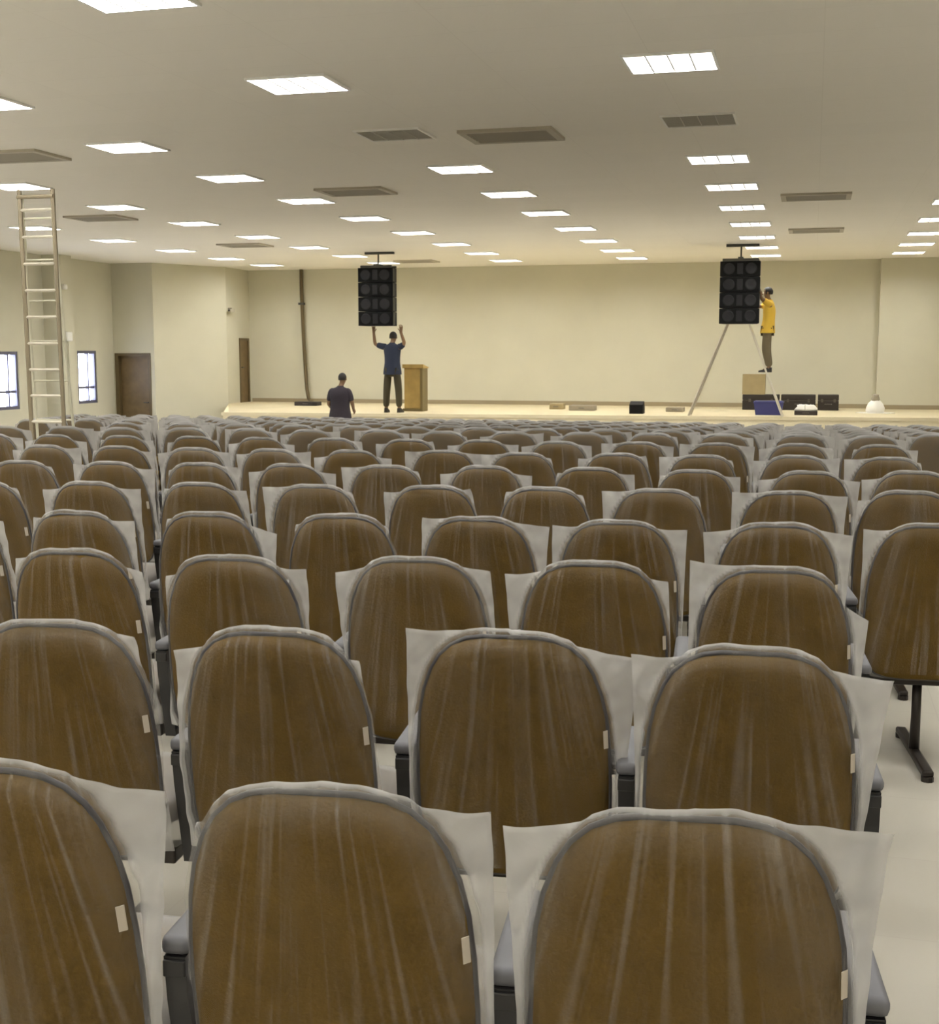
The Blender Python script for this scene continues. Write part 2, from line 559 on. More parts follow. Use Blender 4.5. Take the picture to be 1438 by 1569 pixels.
VENTS = [(-3.03, 12.83, 'wide grey air vent on ceiling between the two unlit lights'),
         (-6.12, 16.65, 'mid-ceiling grey air vent directly above the left hanging loudspeaker'),
         (-0.04, 18.9, 'nearer grey air vent right of the right light column'),
         (-0.03, 24.06, 'farther grey air vent right of the right light column'),
         (-11.36, 18.8, 'grey air vent on ceiling right of the tall ladder'),
         (-8.73, 12.72, 'grey air vent cut by the left edge of the picture'),
         (-11.37, 24.3, 'far grey air vent on ceiling above the side door'),
         (-9.34, 29.6, 'farthest grey air vent just right of the left loudspeaker hanger')]
for i, (x, y, lab) in enumerate(VENTS):
    o = v0 if i == 0 else copy_tree(v0)
    o.location = (x, y, ZC)
    tag(o, lab, 'air vent', 'ceiling air vents')

# ------------------------------------------------------------------ auditorium chair
TOPZ = 0.978           # crown of the upholstered back
YTOP = -0.30
PROF = [(0, .065), (.007, .105), (.022, .142), (.05, .171), (.085, .192), (.14, .212), (.20, .224), (.28, .231), (.37, .234),
        (.47, .233), (.54, .226), (.585, .208), (.612, .180), (.625, .14), (.63, .09)]
LEN = PROF[-1][0]
def hw(s):
    if s <= 0: return PROF[0][1]
    for (s0, w0), (s1, w1) in zip(PROF, PROF[1:]):
        if s <= s1:
            return w0 + (w1 - w0) * (s - s0) / (s1 - s0)
    return PROF[-1][1]
def arch(x):
    x = abs(x)
    if x <= PROF[0][1]: return 0.0
    for (s0, w0), (s1, w1) in zip(PROF[:9], PROF[1:9]):
        if x <= w1:
            return s0 + (s1 - s0) * (x - w0) / (w1 - w0)
    return 9.0
def P(x, s, off):
    return (x, YTOP + 0.15 * s + 0.35 * x * x + off, TOPZ - s * 0.985 + 0.02 * off)

def back_mesh():
    bm = bmesh.new()
    nc = 12
    rear, front = [], []
    for s, w in PROF:
        e = min(1, max(0, s / .05)) ** .5 * min(1, max(0, (LEN - s) / .05)) ** .5
        r_, f_ = [], []
        for k in range(nc + 1):
            c = -1 + 2 * k / nc
            c = math.sin(c * PI / 2) * .55 + c * .45
            th = (1 - abs(c) ** 6) * e
            rv = bm.verts.new(P(c * w, s, -.004 - .020 * th))
            r_.append(rv)
            f_.append(bm.verts.new(P(c * w, s, .004 + .030 * th)))
        rear.append(r_); front.append(f_)
    n = len(PROF)
    for i in range(n - 1):
        for k in range(nc):
            bm.faces.new((rear[i][k], rear[i][k + 1], rear[i + 1][k + 1], rear[i + 1][k]))
            bm.faces.new((front[i][k], front[i + 1][k], front[i + 1][k + 1], front[i][k + 1]))
        for k in (0, nc):
            bm.faces.new((rear[i][k], rear[i + 1][k], front[i + 1][k], front[i][k]))
    for i in (0, n - 1):
        for k in range(nc):
            bm.faces.new((rear[i][k], rear[i][k + 1], front[i][k + 1], front[i][k]))
    return bm

def outline(extra):
    pts = []
    for s, w in PROF:
        pts.append((w, s))
    for s, w in PROF[::-1]:
        pts.append((-w, s))
    out = []
    for x, s in pts:
        k = 1 + extra / max(abs(x), .1)
        out.append(P(x * k, s + (-.004 if s < .02 else 0), 0))
    return out

def sstep(a, b, x):
    t = max(0.0, min(1.0, (x - a) / (b - a)))
    return t * t * (3 - 2 * t)

def np_step(a, b, x):
    t = np.clip((x - a) / (b - a), 0, 1)
    return t * t * (3 - 2 * t)
_poly = np.array([(w, s_) for s_, w in PROF] + [(-w, s_) for s_, w in PROF[::-1]])
_hs = np.array([q[0] for q in PROF]); _hw = np.array([q[1] for q in PROF])
def outline_dist(X, Sg):
    """signed distance to the outline of the back, positive inside"""
    best = np.full(X.shape, 9.0)
    n = len(_poly)
    for i in range(n):
        a, b = _poly[i], _poly[(i + 1) % n]
        d = b - a
        t = np.clip(((X - a[0]) * d[0] + (Sg - a[1]) * d[1]) / (d @ d), 0, 1)
        best = np.minimum(best, np.hypot(X - a[0] - t * d[0], Sg - a[1] - t * d[1]))
    w = np.interp(Sg, _hs, _hw)
    inside = (np.abs(X) < w) & (Sg > 0) & (Sg < LEN)
    return np.where(inside, best, -best)

def cover_mesh(name, xl, zl, xr, zr, seed, nu=34, nv=26, distance_haze=0.0):
    """a flat polythene bag pulled down over the back; its two free corners stick out sideways"""
    rg = random.Random(seed)
    ph = [rg.uniform(0, 6.28) for _ in range(8)]
    fx = rg.uniform(-.07, .07)
    rim = .024
    xbl, xbr = -.252 - rg.uniform(0, .012), .252 + rg.uniform(0, .012)
    sbot = .595 + rg.uniform(-.01, .02)
    def s_top(x):
        if x < 0:
            xc, sc = xl, -zl
        else:
            xc, sc = xr, -zr
        xt = math.copysign(.05, x)
        if abs(x) <= .05:
            line = -rim
        else:
            t = min(1, (x - xt) / (xc - xt))
            line = -rim + (sc + rim) * t + .016 * math.sin(PI * t) * (1 if seed % 2 else .5)
        return min(arch(x) - rim, line)
    def xe(side, v):
        xc, xb = (xl, xbl) if side < 0 else (xr, xbr)
        x = xc + (xb - xc) * min(1, v / .85) ** .75
        return x
    verts, faces, slack_haze = [], [], []
    X = np.zeros((nv + 1, nu + 1)); Sg = np.zeros((nv + 1, nu + 1))
    for j in range(nv + 1):
        v = j / nv
        v = v * (.55 + .45 * v)
        for i in range(nu + 1):
            u = i / nu
            uu = u - .055 * math.sin(2 * PI * u)
            st = s_top(xl + (xr - xl) * uu)
            s = st + (sbot - st) * v
            x = xe(-1, v) + (xe(1, v) - xe(-1, v)) * uu
            lim = hw(s) + .014 if s > 0 else .04
            if i == 0: x = min(x, -lim)
            if i == nu: x = max(x, lim)
            X[j, i] = x; Sg[j, i] = s
    D = outline_dist(X, Sg)
    cr = np.sin(X * 38 + Sg * 17 + ph[3]) + np.sin(Sg * 43 - X * 21 + ph[4]) + .6 * np.sin((X + Sg) * 83 + ph[5])
    ang = np.arctan2(X - fx, Sg + .25)
    ridge = (.5 + .5 * np.sin(ang * 44 + ph[0] + 2.2 * np.sin(Sg * 5 + ph[1]))) ** 6 * (.5 + .5 * np.sin(ang * 7 + ph[2]))
    inn = np_step(-.015, .02, D)
    edge = np.ones_like(X); edge[0, :] = 0; edge[:, 0] = 0; edge[:, -1] = 0
    topfade = np.clip(np.linspace(0, 4, nv + 1), 0, 1)[:, None]
    off = .0025 * edge + .0095 * np_step(-.030, -.007, D) * edge + .0165 * np_step(-.006, .028, D) + .004 * inn * ridge * topfade
    wav = (1 - inn) * .0035 * cr + (1 - inn) * .012 * np.sin(Sg * 9 + ph[6] + np.where(X < 0, 0, 2.0))
    sl = np.maximum(np.maximum(distance_haze, 1 - np_step(-.024, -.010, D)), (.06 + .16 * rg.random()) * (1 - np_step(-.005, .075, D)) * (1 - np_step(.15, .45, Sg)))  # minimum value paints an even distance veil over the whole cover
    for sign in (-1, 1):
        base = len(verts)
        for j in range(nv + 1):
            for i in range(nu + 1):
                o_ = off[j, i] + (.008 * inn[j, i] if sign > 0 else 0)
                verts.append(P(X[j, i], Sg[j, i], sign * o_ + wav[j, i]))
                slack_haze.append(float(sl[j, i]))
        for j in range(nv):
            for i in range(nu):
                a0 = base + j * (nu + 1) + i
                faces.append((a0, a0 + 1, a0 + nu + 2, a0 + nu + 1) if sign < 0 else (a0, a0 + nu + 1, a0 + nu + 2, a0 + 1))
    me = bpy.data.meshes.new(name)
    me.from_pydata(verts, [], faces)
    at = me.attributes.new('slack_haze', 'FLOAT', 'POINT')  # real slackness of the film plus the painted distance haze
    at.data.foreach_set('value', slack_haze)
    for p in me.polygons:
        p.use_smooth = True
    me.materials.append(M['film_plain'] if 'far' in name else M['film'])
    me.update()
    return me

def seat_mesh():
    bm = bmesh.new()
    n = 20
    rings = []
    for z, k in ((.405, .86), (.42, .97), (.445, 1.0), (.468, .97), (.48, .80), (.483, .4)):
        r_ = []
        for i in range(n):
            a = 2 * PI * i / n
            ca, sa = math.cos(a), math.sin(a)
            x = .235 * k * math.copysign(abs(ca) ** .45, ca)
            y = .03 + .225 * k * math.copysign(abs(sa) ** .5, sa)
            r_.append(bm.verts.new((x, y, z + .03 * y)))
        rings.append(r_)
    for a0, b0 in zip(rings, rings[1:]):
        for i in range(n):
            bm.faces.new((a0[i], a0[(i + 1) % n], b0[(i + 1) % n], b0[i]))
    bm.faces.new(rings[0][::-1]); bm.faces.new(rings[-1])
    return bm

def seat_cover_mesh():
    bm = bmesh.new()
    n = 24
    rings = []
    rg = random.Random(3)
    for z, k in ((.36, 1.02), (.39, 1.08), (.44, 1.05), (.475, 1.01), (.49, .84), (.494, .3)):
        r_ = []
        for i in range(n):
            a = 2 * PI * i / n
            ca, sa = math.cos(a), math.sin(a)
            j = 1 + rg.uniform(-.015, .02) * (1 if z < .45 else .2)
            x = .240 * k * j * math.copysign(abs(ca) ** .45, ca)
            y = .035 + .225 * k * j * math.copysign(abs(sa) ** .5, sa)
            r_.append(bm.verts.new((x, y, z + .03 * y)))
        rings.append(r_)
    for a0, b0 in zip(rings, rings[1:]):
        for i in range(n):
            bm.faces.new((a0[i], a0[(i + 1) % n], b0[(i + 1) % n], b0[i]))
    bm.faces.new(rings[-1])
    return bm

def arm_support(sx):
    """tapered black panel from the cross bar up to the arm pad"""
    x0, x1 = sx - .019, sx + .019
    prof = [(-.14, .33), (-.06, .33), (.05, .52), (.10, .645), (-.20, .645), (-.19, .56)]
    bm = bmesh.new()
    lo = [bm.verts.new((x0, y, z)) for y, z in prof]
    hi = [bm.verts.new((x1, y, z)) for y, z in prof]
    n = len(prof)
    bm.faces.new(lo[::-1]); bm.faces.new(hi)
    for i in range(n):
        bm.faces.new((lo[i], lo[(i + 1) % n], hi[(i + 1) % n], hi[i]))
    return bm

def add_attr_slack(me, val):
    at = me.attributes.new('slack_haze', 'FLOAT', 'POINT')
    at.data.foreach_set('value', [val] * len(me.vertices))

ME = {}
def keep(key, bm, m, smooth=False):
    o = mesh_obj(key, bm, m, smooth=smooth)
    ME[key] = o.data
    bpy.data.objects.remove(o)
keep('back_panel', back_mesh(), M['brown'], True)
keep('edge_trim', T(outline(.002), .0058, n=6, closed=True), M['trim'], True)
keep('seat', seat_mesh(), M['brown'], True)
keep('seat_cover', seat_cover_mesh(), M['film_plain'], True)
add_attr_slack(ME['seat_cover'], .8)
for nm, xe_ in (('cross_bar', .235), ('cross_bar_end', .27)):
    bm = B(-.27, xe_, -.14, -.08, .315, .36, bevel=.006)
    box(bm, -.10, .10, -.12, .15, .355, .405)
    keep(nm, bm, M['metalblk'])
keep('leg', T([(0, -.10, .03), (0, -.11, .18), (0, -.11, .32)], [.022, .019, .019], n=10), M['metalblk'], True)
bm = B(-.022, .022, -.40, .20, .018, .045, bevel=.008)
for y in (-.385, .185):
    tube(bm, [(0, y, 0.0), (0, y, .02)], .024, n=10)
keep('foot', bm, M['metalblk'])
for nm, sx in (('L', -.282), ('R', .282)):
    keep('arm_pad' + nm, B(sx - .026, sx + .026, -.20, .12, .645, .678, bevel=.012), M['grey'], True)
    keep('arm_support' + nm, arm_support(sx), M['black'])
    keep('hinge' + nm, B(sx - .02, sx + .02, -.205, -.195, .61, .64, bevel=.003), M['black'])
# paper tab on the right rim of the back
q = [P(.221, .222, -.034), P(.231, .222, -.026), P(.233, .268, -.026), P(.223, .268, -.034)]
bm = bmesh.new()
vs = [bm.verts.new(p) for p in q] + [bm.verts.new((p[0], p[1] - .003, p[2])) for p in q]
for f in ((0, 1, 2, 3), (7, 6, 5, 4), (0, 4, 5, 1), (1, 5, 6, 2), (2, 6, 7, 3), (3, 7, 4, 0)):
    bm.faces.new([vs[i] for i in f])
keep('paper_tab', bm, M['tape'])

def part(name, key, parent, me=None):
    o = bpy.data.objects.new(name, me or ME[key])
    C.objects.link(o)
    o.parent = parent
    return o

def chair(x, y, rz, cover, right_arm=False, full=True, cover_on=True):
    root = empty('auditorium_chair', (x, y, floor_z(y)), rz)
    bp = part('back_panel', 'back_panel', root)
    part('edge_trim', 'edge_trim', bp)
    if cover_on:
        cv = part('plastic_cover', None, root, cover)
        if full:
            part('paper_tab', 'paper_tab', cv)
    st = part('seat', 'seat', root)
    if full:
        part('seat_cover', 'seat_cover', st)
    part('leg', 'leg', root)
    if full:
        part('cross_bar', 'cross_bar_end' if right_arm else 'cross_bar', root)
    part('foot', 'foot', root)
    for nm in (['L', 'R'] if right_arm else ['L']):
        ap = part('armrest', 'arm_pad' + nm, root)
        part('arm_support', 'arm_support' + nm, ap)
        if full:
            part('hinge', 'hinge' + nm, ap)
    return root

# shared covers for the rows further off, distance haze painted into their film
rv = random.Random(11)
MID = []
for i in range(14):
    a_ = (-rv.choice([.19, .23, .25, .265, .275]), rv.uniform(-.04, .012), rv.choice([.19, .23, .25, .265, .275]), rv.uniform(-.04, .012))
    MID.append(cover_mesh('cover_mid', *a_, seed=100 + i, nu=32, nv=22, distance_haze=.06))
FAR = []
for i in range(8):
    a_ = (-rv.choice([.20, .24, .26, .27]), rv.uniform(-.035, .01), rv.choice([.20, .24, .26, .27]), rv.uniform(-.035, .01))
    FAR.append(cover_mesh('cover_far', *a_, seed=200 + i, nu=18, nv=10, distance_haze=.22))

# nearest rows, surveyed one by one: x, y of the back's crown, then bag corners (left x, dz, right x, dz), look
NEAR = [
 [(-1.28, 1.69, -.26, -.02, .30, -.03, 'cut by the left edge'),
  (-.71, 1.73, -.20, -.06, .265, -.018, 'cover corner square at right, crumpled at left'),
  (-.15, 1.77, -.275, -.03, .288, -.010, 'pale cover flaps spread at both sides')],
 [(-1.79, 2.67, -.26, -.03, .205, -.022, 'at the left edge, lower cover corner ragged'),
  (-1.23, 2.72, -.262, -.055, .212, -.058, 'cover drooping at both corners'),
  (-.67, 2.84, -.258, .012, .31, -.045, 'tall square cover corner at left'),
  (-.11, 2.82, -.272, -.02, .31, -.052, 'at the row end beside the bare floor')],
 [(-2.38, 3.67, -.205, -.02, .24, -.06, 'cover folded down at right'),
  (-1.81, 3.69, -.225, -.06, .25, -.026, 'cover corner pulled down at left'),
  (-1.22, 3.82, -.27, -.045, .245, -.025, 'cover flared out at both corners'),
  (-.65, 3.89, -.285, -.035, .235, -.045, 'wide cover flap at left'),
  (-.09, 3.92, -.26, .03, .285, -.15, 'cover corner high left and hanging low right')],
 [(-3.50, 4.50, -.25, -.03, .25, -.03, ''), (-2.94, 4.58, -.20, -.015, .255, -.02, ''), (-2.39, 4.68, -.18, -.015, .29, -.07, ''),
  (-1.84, 4.77, -.19, -.03, .19, -.03, ''), (-1.28, 4.83, -.225, .01, .29, -.02, ''), (-.72, 4.88, -.26, -.01, .27, -.015, ''),
  (-.11, 4.96, -.285, -.03, .285, -.03, ''), (.47, 5.10, -.26, -.01, .25, -.02, '')],
 [(-4.10, 5.55, 0, 0, 0, 0, ''), (-3.54, 5.65, 0, 0, 0, 0, ''), (-2.98, 5.76, 0, 0, 0, 0, ''), (-2.38, 5.82, 0, 0, 0, 0, ''), (-1.80, 5.93, 0, 0, 0, 0, ''), (-1.25, 6.0, 0, 0, 0, 0, ''),
  (-.70, 6.07, 0, 0, 0, 0, ''), (-.09, 6.13, 0, 0, 0, 0, ''), (.46, 6.30, 0, 0, 0, 0, '')],
 [(-5.20, 6.60, 0, 0, 0, 0, ''), (-4.63, 6.66, 0, 0, 0, 0, ''), (-4.07, 6.73, 0, 0, 0, 0, ''), (-3.52, 6.81, 0, 0, 0, 0, ''), (-2.96, 6.88, 0, 0, 0, 0, ''), (-2.39, 6.95, 0, 0, 0, 0, ''), (-1.82, 7.06, 0, 0, 0, 0, ''),
  (-1.21, 7.11, 0, 0, 0, 0, ''), (-.62, 7.12, 0, 0, 0, 0, ''), (.0, 7.20, 0, 0, 0, 0, ''), (.56, 7.36, 0, 0, 0, 0, '')],
]
rc = random.Random(5)
NROW = 19
SLOPE = math.atan(.09)
n_ch = 0
for k in range(NROW):
    if k < len(NEAR):
        spots = list(NEAR[k])
    else:
        spots = []
        for j in range(-26, 9):
            x = -.09 + .575 * j + rc.uniform(-.02, .02)
            if x > -6:
                y = 1.79 + 1.08 * k + .09 * x
            else:
                y = 1.79 + 1.08 * k - .54 + .05 * (x + 6)
            y += rc.uniform(-.05, .05)
            if x < -8.0 - max(0, y - 11) * .5: continue
            if abs(x + 7.3) < .75 and 10.3 < y < 12.2: continue
            p = seen((x, y, floor_z(y) + 1.0))
            if not p or p[0] < -25 or p[0] > 1460: continue
            spots.append((x, y, 0, 0, 0, 0, ''))
    nview = 0
    for i, (x, y, xl, zl, xr, zr, look) in enumerate(spots):
        rz = (SLOPE if x > -6 else .05) + rc.uniform(-.02, .02)
        if k <= 3:
            cov = cover_mesh('cover_near', xl, zl, xr, zr, 10 * k + i, (72, 72, 56, 40)[k], (60, 60, 46, 32)[k])
        elif k <= 7:
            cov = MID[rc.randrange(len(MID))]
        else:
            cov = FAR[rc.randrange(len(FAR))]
        # the surveyed point is the crown; the chair's origin sits 0.30 in front of it
        ox, oy = x - math.sin(rz) * .30, y + math.cos(rz) * .30
        o = chair(ox, oy, rz, cov, right_arm=(i == len(spots) - 1 and k < 3), full=k < 8)
        n_ch += 1
        nview += 1
        if k < 3:
            lab = 'plastic-covered brown chair, %s row from the camera, %s' % (ORD[k], look)
        elif k < 14:
            lab = 'plastic-covered brown chair, %s row from the camera, %s from the left' % (ORD[k], ORD[nview - 1])
        else:
            lab = 'tiny plastic-covered brown chair in the crowded last rows just under the stage edge'
        tag(o, lab, 'chair', 'brown chairs in plastic covers, %s row' % ORD[k] if k < 14 else 'brown chairs in the last rows')
print('chairs', n_ch)

# ------------------------------------------------------------------ ladders
def ladder_frame(bm_parent, root, p0, p1, q0, q1, n, rail_m, rung_m, r=.022, skip=.06):
    """two rails p0-p1 and q0-q1 with n rungs between"""
    p0, p1, q0, q1 = map(Vector, (p0, p1, q0, q1))
    for a_, b_ in ((p0, p1), (q0, q1)):
        mesh_obj('rail', T([a_, b_], r, n=6), rail_m, root)
    for i in range(n):
        t = skip + (1 - 2 * skip) * i / (n - 1)
        mesh_obj('rung', T([p0.lerp(p1, t), q0.lerp(q1, t)], r * .75, n=6), rung_m, root)

LYY = 11.05
lx, lz = -7.38, floor_z(LYY)
root = empty('step_ladder', (lx, LYY, lz))
tag(root, 'tall aluminium step ladder standing in the left aisle, reaching the ceiling', 'ladder')
ladder_frame(None, root, (-.185, .05, 0), (-.185, .0, 3.24), (.185, .05, 0), (.185, .0, 3.24), 12, M['aludark'], M['alupale'], r=.022)
ladder_frame(None, root, (-.36, .42, -.01), (-.175, .03, 3.16), (.10, .42, -.01), (.155, .03, 3.16), 8, M['wall'], M['wall'], r=.014)
mesh_obj('hinge', T([(-.20, -.012, 3.17), (.20, -.012, 3.17)], .02, n=8), M['aludark'], root)

root = empty('step_ladder', (-1.55, 27.42, SF))
tag(root, 'pale folding step ladder on stage behind the right hanging loudspeaker', 'ladder')
ladder_frame(None, root, (-.98, -.26, 0), (-.04, -.18, 2.42), (-.98, .26, 0), (-.04, .18, 2.42), 9, M['alu'], M['alu'], r=.024)
ladder_frame(None, root, (.96, -.26, 0), (.04, -.18, 2.42), (.96, .26, 0), (.04, .18, 2.42), 9, M['alupale'], M['alupale'], r=.022)
mesh_obj('hinge', B(-.06, .06, -.20, .20, 2.39, 2.46, bevel=.01), M['alu'], root)

# ------------------------------------------------------------------ hanging loudspeaker arrays
def speaker(name, x, y, label):
    root = empty(name, (x, y, 2.23))
    tag(root, label, 'loudspeaker', 'hanging loudspeaker arrays')
    hh = .318
    for k in range(4):
        z0 = k * hh
        bm = bmesh.new()
        wf, wb = .40, .33
        # wedge cabinet: front wide, back narrower
        pts = [(-wf, -.24), (wf, -.24), (wb, .26), (-wb, .26)]
        prism(pts, z0 + .006, z0 + hh - .006, bm=bm)
        cb = mesh_obj('cabinet', bm, M['cab'], root)
        mesh_obj('grille', B(-.385, .385, -.255, -.2395, z0 + .022, z0 + hh - .022, bevel=.004), M['grille'], cb)
        for sx in (-.22, .22):
            bm = bmesh.new()
            pr = [(.118, -.2565), (.108, -.263), (.085, -.2565), (.03, -.2562)]
            rings = []
            for r_, yy in pr:
                rings.append([bm.verts.new((sx + r_ * math.cos(2 * PI * i / 20), yy, z0 + hh / 2 + r_ * math.sin(2 * PI * i / 20))) for i in range(20)])
            for a0, b0 in zip(rings, rings[1:]):
                for i in range(20):
                    bm.faces.new((a0[i], a0[(i + 1) % 20], b0[(i + 1) % 20], b0[i]))
            bm.faces.new(rings[-1])
            mesh_obj('woofer', bm, M['cone'], cb, smooth=True)
        mesh_obj('horn', B(-.06, .06, -.262, -.256, z0 + .05, z0 + hh - .05, bevel=.002), M['cone'], cb)
        for sx in (-.405, .385):
            mesh_obj('side_plate', B(sx, sx + .02, -.20, -.14, z0 + .02, z0 + hh - .02), M['steel'], cb)
    bm = B(-.36, .36, -.20, -.14, 4 * hh, 4 * hh + .05)
    box(bm, -.36, .36, .12, .18, 4 * hh, 4 * hh + .05)
    box(bm, -.05, .05, -.20, .18, 4 * hh + .05, 4 * hh + .08)
    mesh_obj('fly_frame', bm, M['steel'], root)
    mesh_obj('hanging_chain', T([(0, -.02, 4 * hh + .08), (0, -.02, ZC - 2.23 - .03)], .018), M['steel'], root)
    mesh_obj('ceiling_beam', B(-.30, .36, -.07, .03, ZC - 2.23 - .05, ZC - 2.23), M['steel'], root)
    return root
speaker('loudspeaker_array', -9.36, 26.85, 'black hanging loudspeaker stack held up by the person in blue')
speaker('loudspeaker_array', -1.50, 26.85, 'black hanging loudspeaker stack beside the person in yellow')

# ------------------------------------------------------------------ people
def skinmesh(name, V, E_, R, m, parent=None, root_key=None, sub=2):
    keys = list(V)
    idx = {k: i for i, k in enumerate(keys)}
    me = bpy.data.meshes.new(name)
    me.from_pydata([V[k] for k in keys], [(idx[a_], idx[b_]) for a_, b_ in E_], [])
    o = bpy.data.objects.new(name, me)
    C.objects.link(o)
    sk = o.modifiers.new('skin', 'SKIN')
    sk.use_smooth_shade = True
    if not me.skin_vertices:
        bpy.context.view_layer.objects.active = o
    lay = me.skin_vertices[0].data
    for k in keys:
        r_ = R[k]
        lay[idx[k]].radius = r_ if isinstance(r_, tuple) else (r_, r_)
        lay[idx[k]].use_root = (k == (root_key or keys[0]))
    ss = o.modifiers.new('sub', 'SUBSURF')
    ss.levels = sub
    ss.render_levels = sub
    me.materials.append(m)
    if parent:
        o.parent = parent
    return o

def hand(V, E_, R, wrist, palm, side, pref, up, fwd):
    """palm plus five fingers: up = finger direction, fwd = curl direction, side = thumb direction"""
    up, fwd, side = Vector(up).normalized(), Vector(fwd).normalized(), Vector(side).normalized()
    pv = Vector(V[palm])
    k = pref + 'knuckles'
    V[k] = tuple(pv + up * .05); R[k] = (.040, .020); E_.append((palm, k))
    for i, (off, ln) in enumerate(((-.034, .062), (-.011, .075), (.012, .07), (.034, .055))):
        b0 = pv + up * .07 + side * (-off)
        a0 = pref + 'f%da' % i; a1 = pref + 'f%db' % i; a2 = pref + 'f%dc' % i
        V[a0] = tuple(b0); V[a1] = tuple(b0 + up * ln * .55 + fwd * .008); V[a2] = tuple(b0 + up * ln * .9 + fwd * .035)
        R[a0], R[a1], R[a2] = .010, .009, .008
        E_ += [(k, a0), (a0, a1), (a1, a2)]
    V[pref + 't0'] = tuple(pv + side * .045 + up * .015); V[pref + 't1'] = tuple(pv + side * .07 + up * .05 + fwd * .02)
    R[pref + 't0'], R[pref + 't1'] = .012, .010
    E_ += [(palm, pref + 't0'), (pref + 't0', pref + 't1')]

def head_extras(root, hc, face, scale=1.0):
    """hair cap, ears, eyes, nose and mouth around head centre hc, looking along face"""
    f = Vector(face).normalized()
    s = f.cross(Vector((0, 0, 1))).normalized()
    hc = Vector(hc)
    bm = bmesh.new()
    bmesh.ops.create_uvsphere(bm, u_segments=18, v_segments=12, radius=1)
    for v in bm.verts:
        c = v.co.copy()
        back = c.y
        v.co = hc + s * c.x * .086 + f * (c.y * .104 - .010) + Vector((0, 0, c.z * .104 + .024))
    dele = [v for v in bm.verts if (v.co - hc).dot(f) > .045 and (v.co - hc).z < .075 or (v.co - hc).z < -.045]
    bmesh.ops.delete(bm, geom=dele, context='VERTS')
    mesh_obj('hair', bm, M['hair'], root, smooth=True)
    for sg in (-1, 1):
        bm = bmesh.new()
        bmesh.ops.create_uvsphere(bm, u_segments=10, v_segments=6, radius=1)
        for v in bm.verts:
            c = v.co.copy()
            v.co = hc + s * (sg * .085 + c.x * .010) + f * (c.y * .018 - .005) + Vector((0, 0, c.z * .030 - .005))
        mesh_obj('ear', bm, M['skin'], root, smooth=True)
        bm = bmesh.new()
        bmesh.ops.create_uvsphere(bm, u_segments=8, v_segments=6, radius=.011)
        bmesh.ops.translate(bm, verts=bm.verts[:], vec=hc + s * sg * .032 + f * .083 + Vector((0, 0, .005)))
        mesh_obj('eye', bm, M['white'], root, smooth=True)
    bm = bmesh.new()
    bmesh.ops.create_cone(bm, segments=8, radius1=.016, radius2=.006, depth=.045, cap_ends=True)
    bmesh.ops.translate(bm, verts=bm.verts[:], vec=hc + f * .098 + Vector((0, 0, -.022)))
    mesh_obj('nose', bm, M['skin'], root, smooth=True)
    mesh_obj('mouth', T([hc - s * .025 + f * .086 + Vector((0, 0, -.062)), hc + f * .092 + Vector((0, 0, -.064)), hc + s * .025 + f * .086 + Vector((0, 0, -.062))], .006, n=6), M['shoe'], root)

